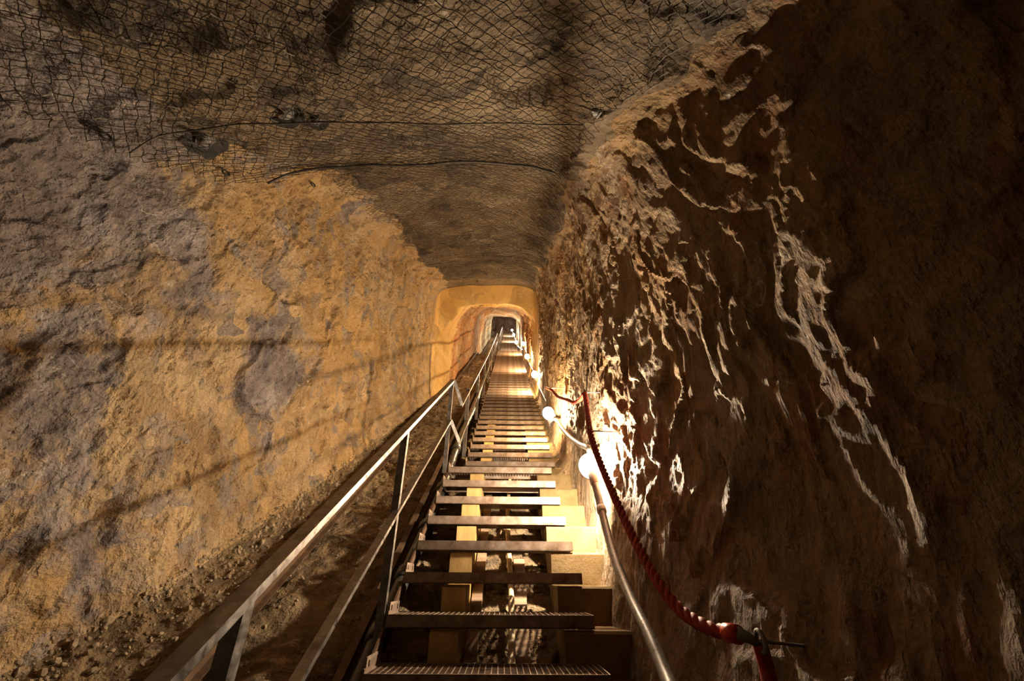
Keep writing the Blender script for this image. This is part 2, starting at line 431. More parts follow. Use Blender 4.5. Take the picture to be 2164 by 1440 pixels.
for m_, sd_, am_ in ((marks[6], w1_, 13.0), (marks[9], w2_, 9.0)):
    sh_ = am_ * RES * fbm(sd_, 4, 0.55, s=50)
    bell = np.exp(-((ar_ - m_) / (24.0 * RES)) ** 2)
    for r_i in range(len(YS)):
        idx_ = ar_ + sh_[r_i] * bell
        X[r_i] = np.interp(idx_, ar_, X[r_i]); Hh[r_i] = np.interp(idx_, ar_, Hh[r_i])
Yg = np.repeat(YS[:, None], X.shape[1], 1)
base = np.stack([X, Yg, Hh + line(YS)[:, None]], 2)
du = np.gradient(base, axis=1); dv = np.gradient(base, axis=0)
nor = np.cross(du, dv); nor /= np.linalg.norm(nor, axis=2)[:, :, None] + 1e-9
# orient towards the inside of the tunnel
mid = np.stack([np.full_like(YS, -.5), YS, line(YS) + 0.9], 1)[:, None]
sgn = np.sign(((mid - base) * nor).sum(2)); nor *= sgn[:, :, None]
P = base.reshape(-1, 3); N = X.size
ip = np.tile(np.arange(X.shape[1]), len(YS))
def soft(a, b, w):   # smooth membership of profile index range
    return np.clip((ip - a) / w + .5, 0, 1) * np.clip((b - ip) / w + .5, 0, 1)
wL = soft(marks[2], marks[6], 24); wC = soft(marks[6], marks[9], 24); wR = soft(marks[9], marks[13], 20)
wF = np.clip(1 - wL - wC - wR, 0, 1)
warp = np.stack([fbm(P * 1.7, 3, s=11), fbm(P * 1.7 + 40, 3, s=12), fbm(P * 1.7 + 80, 3, s=13)], 1)
fine3 = fbm(P * 14, 4, 0.6, s=31)
D = np.zeros(N)
# left wall: broad slabs, chips
Q = P + 0.12 * warp
isL = wL > 0
def put(mask, val):
    D[mask] += val
q = Q[isL]
v = 0.06 * fbm(q * 0.9, 3, s=1) + 0.035 * facets(q * np.array([2.2, 2.2, 1.6]), 100, 0.7, 0.45) + 0.018 * facets(q * np.array([6, 6, 4.2]), 120, 0.8, 0.55) + 0.011 * facets(q * np.array([15, 15, 10]), 140, 0.8, 0.6) + 0.005 * facets(q * np.array([34, 34, 24]), 160, 0.8, 0.6)
chip = vnoise(q * np.array([5.0, 5.0, 3.2]), 77); v -= 0.055 * np.clip((chip - 0.55) / 0.18, 0, 1)
dens = np.clip(0.5 + fbm(q * 1.1, 2, s=9), 0, 1)
chip = vnoise(q * np.array([15.0, 15.0, 8.0]), 79); v -= 0.03 * dens * np.clip((chip - 0.42) / 0.2, 0, 1)
chip = vnoise(q * np.array([27.0, 27.0, 15.0]), 80); v -= 0.014 * np.clip((chip - 0.40) / 0.2, 0, 1)
put(isL, wL[isL] * (v + 0.004 * fine3[isL]))
isC = wC > 0
q = Q[isC]
v = 0.08 * fbm(q * 0.8, 3, s=2) + 0.03 * facets(q * 2.3, 200, 0.7, 0.5) + 0.012 * facets(q * 7, 220, 0.8, 0.5) + 0.006 * fine3[isC]
chip = vnoise(q * 2.4, 78); v -= 0.09 * np.clip((chip - 0.5) / 0.2, 0, 1)
put(isC, wC[isC] * v)
isR = wR > 0
q = Q[isR]
hr = Hh.reshape(-1)[isR]
amp = np.clip((hr + .2) / 0.8, 0.35, 1)
st = np.array([1.0, 1.0, 0.38])
v = 0.035 * fbm(q * st * 1.3, 3, s=3) + 0.024 * facets(q * st * 2.4, 300, 0.8, 0.4) + 0.024 * facets(q * st * 6.0, 320, 0.9, 0.5) + 0.012 * facets(q * st * 17, 340, 0.9, 0.6) - 0.024 * np.abs(fbm(q * np.array([7, 7, 2.0]), 3, s=5)) + 0.005 * fine3[isR]
put(isR, wR[isR] * amp * v)
isF = wF > 0
v = 0.03 * fbm(P[isF] * 3, 4, 0.55, s=6) + 0.012 * facets(P[isF] * 13, 400, 0.8, 0.7) + 0.006 * fine3[isF]
put(isF, wF[isF] * v)
# concrete-smooth ring and lining beyond it
ringw = np.clip(1 - np.abs(P[:, 1] - 8.2) / 0.9, 0, 1)
D *= 1 - 0.8 * np.clip(ringw * 2, 0, 1)
D *= np.where((P[:, 1] > 9.2), 1.0, 1.0)
D = D.reshape(X.shape)
for _ in range(1):
    E_ = np.pad(D, 1, mode='edge')
    D = 0.4 * D + 0.15 * (E_[:-2, 1:-1] + E_[2:, 1:-1] + E_[1:-1, :-2] + E_[1:-1, 2:])
D[:, -1] = D[:, 0]
D = D.reshape(-1)
G = (P + nor.reshape(-1, 3) * D[:, None]).reshape(X.shape[0], X.shape[1], 3)

IY = [0, int(np.argmin(np.abs(YS - 7.95))), int(np.argmin(np.abs(YS - 9.3))), len(YS) - 1]
def grid_object(name, a, b, mat, label, sec=0):
    g = G[IY[sec]:IY[sec + 1] + 1, a:b + 1]
    ny, nx = g.shape[:2]
    me = bpy.data.meshes.new(name)
    me.vertices.add(ny * nx)
    me.vertices.foreach_set('co', g.reshape(-1).astype(np.float32))
    i = (np.arange(ny - 1)[:, None] * nx + np.arange(nx - 1)[None]).reshape(-1)
    quads = np.stack([i, i + 1, i + nx + 1, i + nx], 1)
    c = (len(i) // 2)
    me.loops.add(4 * len(i)); me.polygons.add(len(i))
    me.loops.foreach_set('vertex_index', quads.reshape(-1).astype(np.int32))
    me.polygons.foreach_set('loop_start', (np.arange(len(i)) * 4).astype(np.int32))
    me.polygons.foreach_set('loop_total', np.full(len(i), 4, np.int32))
    me.polygons.foreach_set('use_smooth', np.zeros(len(i), bool))
    me.materials.append(mat)
    me.update(calc_edges=True)
    me.validate()
    o = bpy.data.objects.new(name, me); COL.objects.link(o)
    return tag(o, label, None, None, 'structure')

grid_object('floor', 0, marks[2], M['dirt'], 'sloping dirt floor of the tunnel left of the stairs')
grid_object('wall_left', marks[2], marks[6], M['rock_left'], 'ochre and grey rock wall on the left')
grid_object('ceiling', marks[6], marks[9], M['rock_roof'], 'rough rock roof of the tunnel under wire mesh')
grid_object('wall_right', marks[9], marks[13], M['rock_right'], 'dark brown jagged rock wall on the right')
grid_object('floor_channel', marks[13], marks[16], M['dirt'], 'rubble channel under the stairs')
grid_object('trim_1', marks[2], marks[13], M['shotcrete'], 'yellow sprayed concrete ring narrowing the tunnel', 1)
grid_object('wall_far', marks[2], marks[13], M['rock_far'], 'rusty and pale rock lining of the narrow far tunnel', 2)
for s_ in (1, 2):
    grid_object('floor_far', 0, marks[2], M['dirt'], 'dirt floor of the far tunnel left of the stairs', s_)
    grid_object('floor_far', marks[13], marks[16], M['dirt'], 'dirt floor of the far tunnel under the stairs', s_)

# end wall of the tunnel
mb = MB(); ye = 31.4; zl = float(line(ye))
nxe, nze = 34, 40
gx = np.linspace(-1.9, 1.0, nxe); gz = np.linspace(zl - 1.6, zl + 1.9, nze)
pts = np.array([(x, ye, z) for z in gz for x in gx])
pts[:, 1] += 0.18 * facets(pts * 1.6, 500, 0.7, 0.5)
mb.add(pts, [(r * nxe + c, r * nxe + c + 1, (r + 1) * nxe + c + 1, (r + 1) * nxe + c) for r in range(nze - 1) for c in range(nxe - 1)])
tag(mb.build('wall_end', M['rock_end']), 'rock wall closing the far top of the tunnel', kind='structure')

# ------------------------------------------------------------------ staircases
TREAD_W, TREAD_D, TREAD_H = 0.93, 0.25, 0.052
def tread_mesh(nbar=37):
    mb = MB(); w, d, h, t = TREAD_W, TREAD_D, TREAD_H, 0.005
    mb.box((0, 0, -h), (w, t, 0)); mb.box((0, d - t, -h), (w, d, 0))          # front and back plates
    mb.box((0, t, -0.012 - 0.0), (w, 0.02, -0.004)) ; mb.box((0, 0, -h), (w, 0.028, -h + t))   # nosing lip, bottom flange
    mb.box((0, t, -h), (t, d - t, 0)); mb.box((w - t, t, -h), (w, d - t, 0))
    for i in range(1, nbar):
        x = w * i / nbar
        mb.box((x - .0017, t, -.028), (x + .0017, d - t, -.001))
    for j in range(1, 11):
        y = d * j / 11
        mb.box((t, y - .0016, -.026), (w - t, y + .0016, -.003))
    return mb
def end_plate_mesh():
    mb = MB(); a, b = -.006, -.0005
    mb.box((a, .012, -.052), (b, .245, .012)); mb.box((a, .03, .034), (b, .235, .046))
    for y0, y1 in ((.03, .055), (.075, .185), (.205, .235)):
        mb.box((a, y0, .012), (b, y1, .034))
    return mb

proto_tread = proto_plate = None
def add_tread(root, x, y, z, yaw=0.0, plate=True):
    global proto_tread, proto_plate
    if proto_tread is None:
        o = tread_mesh().build('tread', M['steel']); o.parent = root
        p = end_plate_mesh().build('end_plate', M['steel']); p.parent = o
        proto_tread, proto_plate = o, p
        proto_tread.location = (x - root.location.x, y - root.location.y, z - root.location.z)
        o.rotation_euler.z = yaw
        return o
    o = proto_tread.copy(); COL.objects.link(o); o.parent = root
    o.location = (x - root.location.x, y - root.location.y, z - root.location.z)
    o.rotation_euler.z = yaw
    if plate:
        p = proto_plate.copy(); COL.objects.link(p); p.parent = o
    return o

def stringer(root, x0, x1, y0, y1, off, h, mat, name='stringer'):
    mb = MB()
    n = max(2, int((y1 - y0) / .5))
    yy = np.linspace(y0, y1, n)
    for i in range(n - 1):
        a, b = yy[i], yy[i + 1]
        za, zb = float(line(a)) + off, float(line(b)) + off
        mb.add([(x0, a, za - h), (x1, a, za - h), (x1, a, za), (x0, a, za), (x0, b, zb - h), (x1, b, zb - h), (x1, b, zb), (x0, b, zb)],
               [(0, 1, 2, 3), (7, 6, 5, 4), (3, 2, 6, 7), (0, 4, 5, 1), (1, 5, 6, 2), (0, 3, 7, 4)])
    return mb.build(name, mat, root)

X1 = -0.53
flight1 = thing('staircase', 'nearest flight of open steel grating stairs in the foreground', 'staircase', (X1, 1.73, -.469), 'steel stair flights climbing the tunnel')
for k in range(-1, 8):
    add_tread(flight1, X1, 2 + .27 * k, -.296 + .173 * k, math.radians(.5))
stringer(flight1, -.548, -.538, 1.7, 4.1, -.055, .05, M['old_iron'])

X2 = -0.435
flight2 = thing('staircase', 'long middle flight of steel stairs climbing from the second lamp', 'staircase', (X2, 4.46, 1.109), 'steel stair flights climbing the tunnel')
y = 4.46; k = 0
while y < 14.9:
    add_tread(flight2, X2, y, float(line(y)) - .176, 0.0, plate=y < 8)
    y += .25
stringer(flight2, X2 - .018, X2 - .008, 4.4, 14.9, -.23, .06, M['old_iron'])

X3 = -0.46
flight3 = thing('staircase', 'farthest short-looking flight of stairs at the lit end of the tunnel', 'staircase', (X3, 19.2, float(line(19.2)) - .85), 'steel stair flights climbing the tunnel')
y = 19.2
while y < 31:
    add_tread(flight3, X3, y, float(line(y)) - .85, 0.0, plate=False)
    y += .25
stringer(flight3, X3 + .03, X3 + .045, 19.1, 31.2, -.92, .12, M['old_iron'])
stringer(flight3, X3 + .87, X3 + .885, 19.1, 31.2, -.92, .12, M['old_iron'])
# grating walkway joining the middle and far flights
mb = MB()
zt = float(line(14.9)) - .2
za, zb = zt, float(line(19.2)) - .90
for i in range(9):
    t0, t1 = i / 9, (i + 1) / 9
    mb.box((-.45, 15.0 + 4.15 * t0, za + (zb - za) * t0 - .03), (.46, 15.0 + 4.15 * t1 - .02, za + (zb - za) * t0))
tag(mb.build('walkway', M['steel'], org=(0, 17, zt)), 'steel landing walkway between the middle and farthest stair flights', 'walkway')

# old stepped kerbs that carry the treads
def stepped(y0, n, g, z0, r, x0, x1, label, mat, wob=.03):
    mb = MB(); rr = random.Random(3 + n)
    for k in range(n):
        y = y0 + g * k; z = z0 + r * k
        xr = x1 + rr.uniform(-wob, wob * .6) - (max(0, 2.3 - y) * .16 if wob > .01 else 0)
        j = rr.uniform(-.006, .006)
        a = (x0 + j, y + j, z - .5); b = (xr, y + g + .10, z)
        # chamfered block with a worn nose
        poly = [(0, -.5), (0, -.012), (.010, -.001), (g + .1, 0), (g + .1, -.5)]
        mb.prism(poly, (x0 + j, y + j, z), (xr, y + j, z), (0, 1, 0), (0, 0, 1))
    o = mb.build('stepped_kerb', mat, org=(x0, y0, z0))
    return tag(o, label, 'steps', 'old stepped kerbs beside the stairs')
stepped(1.74, 9, .27, -.296 - .058 - .173, .173, .265, .60, 'wide old stepped concrete kerb on the right under the nearest treads', M['concrete'])
stepped(1.74, 9, .27, -.296 - .056 - .173, .173, -.335, -.205, 'narrow yellow stepped kerb under the left part of the nearest treads', M['timber'], .004)
stepped(4.47, 20, .25, 1.109 - .058, .1605, .24, .56, 'wide stepped concrete kerb under the right side of the middle flight', M['concrete'])
stepped(4.47, 20, .25, 1.109 - .056, .1605, -.29, -.175, 'narrow yellow stepped kerb under the left part of the middle flight', M['timber'], .004)

for i, (yy, zz) in enumerate([(3.66, .73), (3.84, .76), (4.02, .79), (4.2, .82)]):
    mb = MB(); mb.box((-.22, yy, zz - .035), (.30, yy + .16, zz))
    tag(mb.build('plank', M['plank'], org=(0, yy, zz)), ['brown plank under the third tread from the top of the nearest flight', 'brown plank under the second highest tread of the nearest flight',
        'brown plank just under the top tread of the nearest flight', 'brown plank behind the top tread of the nearest flight'][i], 'plank', 'planks under the landing')

# cream pipe and plank in the channel under the stairs
path = [(.02 + .012 * math.sin(3 * a), a, float(line(a)) - .30) for a in np.linspace(1.6, 4.4, 40)]
mb = MB(); mb.tube(path, .017, 12)
tag(mb.build('pipe', M['cream_pipe'], smooth=True, org=path[0]), 'thin cream pipe running up the rubble channel under the stairs', 'pipe')
mb = MB()
mb.prism([(-.035, 0), (.035, 0), (.035, .025), (-.035, .025)], (.085, 1.6, float(line(1.6)) - .355), (.085, 3.2, float(line(3.2)) - .355), (1, 0, 0), (0, 0, 1))
tag(mb.build('plank', M['plank'], org=(.085, 1.6, float(line(1.6)))), 'dusty board lying beside the cream pipe under the stairs', 'plank')
mb = MB()
mb.prism([(-.03, 0), (.03, 0), (.03, .03), (-.03, .03)], (-.165, 1.9, float(line(1.9)) - .34), (-.165, 4.2, float(line(4.2)) - .34), (1, 0, 0), (0, 0, 1))
tag(mb.build('plank', M['plank'], org=(-.165, 1.9, float(line(1.9)))), 'dusty board lying beside the narrow left kerb under the stairs', 'plank')

# ------------------------------------------------------------------ handrails (angle iron)
def angle_bar(mb, p0, p1, w=.042, d=.022, t=.006, side=(1, 0, 0)):
    p0, p1 = np.asarray(p0, float), np.asarray(p1, float)
    s = np.asarray(side, float); ax = p1 - p0; ax /= np.linalg.norm(ax)
    up = np.cross(s, ax); up /= np.linalg.norm(up)
    mb.prism([(-w + t, 0), (t, 0), (t, -d), (0, -d), (0, -t), (-w + t, -t)], p0, p1, s, up)
def post_bar(mb, p0, p1, w=.035, t=.006):
    # one leaf facing the stairs side-on, one facing down the tunnel
    mb.prism([(-w, 0), (0, 0), (0, w), (-t, w), (-t, t), (-w, t)], p0, p1, (1, 0, 0), (0, 1, 0))

XR = -.545
hr = thing('handrail', 'steel angle iron handrail beside the nearest flight of stairs', 'handrail', (XR, 2.0, -.3), 'steel handrails left of the stairs')
top = lambda y, dz: (XR, y, .642 * y - 1.58 + dz)
mb = MB(); angle_bar(mb, top(.55, .885), top(3.905, .855)); mb.build('top_rail', M['rail_steel'], hr)
mb = MB(); angle_bar(mb, top(.55, .44), top(3.90, .435), w=.034, d=.018); mb.build('mid_rail', M['rail_steel'], hr)
for yv, low in ((1.06, -.30), (2.28, -.27), (3.89, -.06)):
    zb = float(line(yv))
    mb = MB(); post_bar(mb, (XR - .004, yv, zb + low), (XR - .004, yv, zb + .86), w=.036)
    mb.build('post', M['rail_steel'], hr)
# end braces dropping to the next rail
XU = -.462
upl = lambda y, dz: (XU, y, float(line(y)) - .176 + dz)
for dz, du_ in ((.855, .735), (.435, .36)):
    mb = MB(); a = np.array(top(3.89, dz)); b = np.array(upl(4.0, du_))
    ax = (b - a) / np.linalg.norm(b - a); s = np.cross(ax, (0, 1, 0)); s /= np.linalg.norm(s)
    mb.prism([(-.015, -.015), (.015, -.015), (.015, .015), (-.015, .015)], a, b, s, np.cross(s, ax)); mb.build('end_brace', M['rail_steel'], hr)

hr2 = thing('handrail', 'long steel handrail along the middle flight starting behind the nearest rail', 'handrail', (XU, 4.6, float(line(4.6)) - .176), 'steel handrails left of the stairs')
mb = MB(); angle_bar(mb, upl(4.0, .735), upl(8.4, .80)); angle_bar(mb, upl(8.4, .80), upl(14.9, .80)); mb.build('top_rail', M['rail_steel'], hr2)
mb = MB(); angle_bar(mb, upl(4.0, .36), upl(8.4, .40), w=.034, d=.018); angle_bar(mb, upl(8.4, .40), upl(14.9, .40), w=.034, d=.018); mb.build('mid_rail', M['rail_steel'], hr2)
for yv in (4.72, 6.2, 7.7, 9.2, 10.7, 12.2, 13.7, 14.88):
    mb = MB(); a = upl(yv, -.06); b = upl(yv, .77); post_bar(mb, (XU - .004, yv, a[2]), (XU - .004, yv, b[2]), w=.04); mb.build('post', M['rail_steel'], hr2)
XV = -.49
hr3 = thing('handrail', 'tiny distant handrail at the top end of the tunnel', 'handrail', (XV, 19.2, float(line(19.2)) - .85), 'steel handrails left of the stairs')
far = lambda y, dz: (XV, y, float(line(y)) - .85 + dz)
mb = MB(); angle_bar(mb, far(19.2, .9), far(31, .9)); mb.build('top_rail', M['rail_steel'], hr3)
mb = MB(); angle_bar(mb, far(19.2, .45), far(31, .45)); mb.build('mid_rail', M['rail_steel'], hr3)
for yv in np.arange(19.3, 31, 1.45):
    mb = MB(); post_bar(mb, far(yv, -.1), far(yv, .88), w=.04); mb.build('post', M['rail_steel'], hr3)

# ------------------------------------------------------------------ track rails and pipe on the left floor
def track(x, y0, y1, off, label):
    mb = MB(); yy = np.linspace(y0, y1, 60)
    prof = [(-.04, 0), (.04, 0), (.04, .008), (.008, .016), (.008, .05), (.02, .056), (.02, .072), (-.02, .072), (-.02, .056), (-.008, .05), (-.008, .016), (-.04, .008)]
    ring = [[(x + a, yv, float(line(yv)) + float(np.interp(yv, [8, 10, 16, 18.5], [0, -.14, -.19, -.79])) + off + b) for a, b in prof] for yv in yy]
    m = len(prof)
    mb.add(np.array(ring).reshape(-1, 3), [(i * m + (j + 1) % m, i * m + j, (i + 1) * m + j, (i + 1) * m + (j + 1) % m) for i in range(len(yy) - 1) for j in range(m)])
    tag(mb.build('track_rail', M['old_iron'], org=(x, y0, float(line(y0)))), label, 'rail', 'old track rails on the tunnel floor')
track(-1.37, .6, 26, -.31, 'rusty track rail on the dirt floor nearer the left rock wall')
track(-.71, .6, 26, -.31, 'rusty track rail on the dirt floor beside the stairs')

dp = thing('pipe', 'black drain pipe with fat couplings beside the left end of the treads', 'pipe', (-.59, 1.2, float(line(1.2)) - .25))
path = [(-.60 + .015 * math.sin(2 * a), a, float(line(a)) - .25) for a in np.linspace(.7, 9, 70)]
mb = MB(); mb.tube(path, .042, 16); mb.build('pipe_run', M['black_pipe'], dp, smooth=True)
for yv in (1.25, 1.55, 1.85, 2.15, 2.5, 2.9, 3.4, 4.0, 5.0):
    x = -.60 + .015 * math.sin(2 * yv); z = float(line(yv)) - .25
    t = np.array([0, .84, .54]); c = np.array([x, yv, z])
    mb = MB(); mb.tube([c - t * .055, c - t * .05, c - t * .02, c + t * .02, c + t * .05, c + t * .055], [.044, .056, .058, .058, .056, .044], 18); mb.build('coupling', M['black_pipe'], dp, smooth=True)

# ------------------------------------------------------------------ lamps on the conduit
def mb_ball(*a):
    mb = MB(); mb.ball(*a); return mb

def lamp(u, v, t, axis, r, mat, label, big=False):
    c = at(u, v, t); axis = np.asarray(axis, float); axis /= np.linalg.norm(axis)
    base = c - axis * (r * 1.15 + .05)
    root = thing('cave_lamp', label, 'lamp', base, 'lamps strung along the right wall')
    g = mb_ball(c, r, axis, 1.12).build('globe', M['glow_' + mat], root, smooth=True)
    mb_ball(c, .022, axis, 1.2, 16, 10).build('bulb', M['bulb_' + mat], g, smooth=True)
    s = r * 1.08
    mb = MB(); mb.tube([c - axis * (s + .075), c - axis * (s + .07), c - axis * (s + .02), c - axis * (s - .012), c - axis * (s - .02)], [.018, .026, .028, .034, .034], 18); mb.build('socket', M['pale_plastic'], root, smooth=True)
    return c, axis, s

lamps = []
down = at(1272, 1082, 2.36); c1 = at(1248, 985, 2.68)
lamps.append(lamp(1248, 985, 2.68, c1 - down, .074, 'near', 'biggest lit globe lamp on the right behind the red rope', True))
spec_l = [(1159, 874, 4.82, 'far', 'second nearest lit globe lamp, below the first red rope hook'), (1130, 792, 8.4, 'far', 'lit globe lamp halfway up the middle stair flight, third from the camera'),
          (1114, 754, 11.4, 'far', 'small lit lamp fourth from the camera at the narrow tunnel mouth'), (1106, 727, 15.3, 'far', 'small distant lit lamp furthest to the right inside the narrow tunnel'),
          (1091, 724, 21.0, 'end', 'tiny distant lit lamp at the foot of the farthest flight'), (1086, 708, 27.0, 'end', 'tiny lit lamp, second highest, beside the farthest treads'), (1082, 698, 32.0, 'end', 'tiny lit lamp, highest and farthest of all, at the top of the stairs')]
for u, v, t, m, lb in spec_l:
    lamps.append(lamp(u, v, t, (-.25, -.35, 1), .066 if t < 16 else .08, m, lb))

def hose(pts, r, label, mat=M['conduit'], n=12):
    p = spline(pts, n)
    mb = MB(); mb.tube(p, r, 14)
    return mb.build('conduit', mat, smooth=True, org=p[0])
c1, a1, s1 = lamps[0]
low = c1 - a1 * (s1 + .07)
root = thing('conduit', 'thick grey conduit hose from the biggest lamp down to the lower edge', 'conduit', low, 'grey conduit hoses along the right wall')
p = spline([low, down + (low - down) * .1, at(1284, 1130, 2.18), at(1302, 1190, 1.94), at(1335, 1270, 1.65), at(1374, 1350, 1.4), at(1412, 1440, 1.2), at(1450, 1530, 1.02)], 12)
mb = MB(); mb.tube(p, .021, 16); mb.build('hose', M['conduit'], root, smooth=True)
cc = p[13]; tt = p[14] - p[12]; tt /= np.linalg.norm(tt)
mb = MB(); mb.tube([cc - tt * .03, cc - tt * .026, cc + tt * .01, cc + tt * .014], [.022, .027, .027, .022], 18); mb.build('collar', M['pale_plastic'], root, smooth=True)
for i in range(1, len(lamps)):
    cu, au, su = lamps[i]; cl, al, sl = lamps[i - 1]
    start = cu - au * (su + .07)
    if i == 1:
        pts = [start, at(1172, 889, 4.7), at(1180, 893, 4.5), at(1190, 908, 4.15), at(1206, 926, 3.75), at(1226, 940, 3.3), at(1244, 950, 2.95), cl + np.array([.035, .13, .03])]
        lb = 'grey conduit hose from the second lamp to the rock above the biggest lamp'
    else:
        a, b = start, cl + np.array([.08, .12, .02])
        m = [a + (b - a) * f + np.array([.09 * math.sin(math.pi * f), 0, -.22 * math.sin(math.pi * f)]) for f in (0.04, .1, .3, .5, .7, .9)]
        m[0] = start + np.array([.02, -.03, -.05])
        pts = [start] + m + [b]
        lb = 'thin sagging cable between the %s and %s lamps counted from the camera' % (['', 'first', 'second', 'third', 'fourth', 'fifth', 'sixth', 'seventh', 'eighth'][i], ['', 'first', 'second', 'third', 'fourth', 'fifth', 'sixth', 'seventh', 'eighth'][i + 1])
    o = hose(pts, .021 if i == 1 else .014, lb)
    if i == 1:
        o.name = 'conduit'
        tag(o, lb, 'conduit', 'grey conduit hoses along the right wall')
    else:
        o.name = 'cable'
        tag(o, lb, 'cable', 'cables between the far lamps')

# ------------------------------------------------------------------ red rope
def rope(pts, label, R=.0155, n=30, ends=(0.0, 0.0)):
    p = spline(pts, n)
    seg = np.linalg.norm(np.diff(p, axis=0), axis=1); s = np.concatenate([[0], np.cumsum(seg)])
    m = int(s[-1] / .006); q = np.linspace(0, s[-1], m)
    p = np.stack([np.interp(q, s, p[:, j]) for j in range(3)], 1)
    tan = np.gradient(p, axis=0); tan /= np.linalg.norm(tan, axis=1)[:, None]
    nr = np.cross(tan, np.array([1.0, 0.2, 0.1])); nr /= np.linalg.norm(nr, axis=1)[:, None]; bn = np.cross(tan, nr)
    mb = MB()
    for k in range(3):
        ph = 2 * math.pi * (q / .092 + k / 3)
        mb.tube(p + R * .5 * (np.cos(ph)[:, None] * nr + np.sin(ph)[:, None] * bn), R * .58, 9)
    root = thing('rope', label, 'rope', p[0], 'red handrail ropes on the right wall')
    mb.build('strands', M['rope'], root, smooth=True)
    if ends[0]:
        j = int(ends[0] / .006); mb = MB(); mb.tube(p[:j:3], R * 1.25, 14); mb.build('sleeve', M['sleeve'], root, smooth=True)
    if ends[1]:
        j = int(ends[1] / .006); mb = MB(); mb.tube(p[-j::3], R * 1.25, 14); mb.build('sleeve', M['sleeve'], root, smooth=True)
    return root, p
r1, p1 = rope([at(1562, 1342, .95), at(1500, 1328, 1.02), at(1440, 1292, 1.12), at(1388, 1226, 1.25), at(1340, 1140, 1.45), at(1303, 1060, 1.67), at(1277, 1000, 1.88), at(1258, 950, 2.05), at(1247, 912, 2.2), at(1241, 870, 2.5), at(1236, 832, 2.85)],
              'thick twisted red rope hanging from the near wall hook up past the biggest lamp', ends=(.045, 0))
r2, p2 = rope([at(1234, 834, 2.86), at(1224, 846, 2.98), at(1212, 851, 3.15), at(1200, 846, 3.4), at(1190, 843, 3.7), at(1178, 838, 4.1), at(1166, 825, 4.6), at(1155, 820, 5.0)],
              'bright red rope sagging between the two upper wall hooks', R=.013, ends=(.16, .35))
def hook(p0, p1, label, ring=True):
    mb = MB(); p0, p1 = np.asarray(p0), np.asarray(p1)
    mb.tube([p0, p0 + (p1 - p0) * .5, p1], .004, 10)
    if ring:
        a = np.linspace(0, 2 * math.pi, 20)
        ax = (p1 - p0) / np.linalg.norm(p1 - p0)
        mb.tube([p0 + .02 * (np.cos(q) * np.array([0, .6, .8]) + np.sin(q) * np.array([.1, .8, -.6])) for q in a], .005, 8)
    tag(mb.build('wall_hook', M['galv'], smooth=True, org=p1), label, 'hook', 'hooks pinning the red rope to the rock')
hook(at(1246, 911, 2.22), at(1310, 914, 2.58), 'thin steel pin holding the rope just above the biggest lamp')
hook(at(1236, 830, 2.87), at(1292, 829, 3.02), 'steel hook where the two red ropes meet')
hook(at(1160, 821, 4.85), at(1198, 819, 5.05), 'steel hook at the far end of the sagging red rope')
hook(at(1608, 1356, .93), at(1700, 1366, 1.15), 'dark hook at the near end of the thick red rope')
mb = MB(); mb.tube([at(1556, 1338, .95), at(1580, 1347, .945), at(1606, 1364, .94)], [.014, .012, .007], 12)
tag(mb.build('rope_clamp', M['galv'], smooth=True, org=at(1580, 1347, .945)), 'tapered metal clamp at the near end of the thick red rope', 'clamp')
mb = MB(); mb.tube(spline([at(1606, 1362, .94), at(1622, 1420, .93), at(1630, 1480, .9)], 10), .016, 12)
o = mb.build('rope', M['rope'], smooth=True, org=at(1606, 1362, .94)); tag(o, 'dark red rope end hanging down from the near hook at lower right', 'rope')

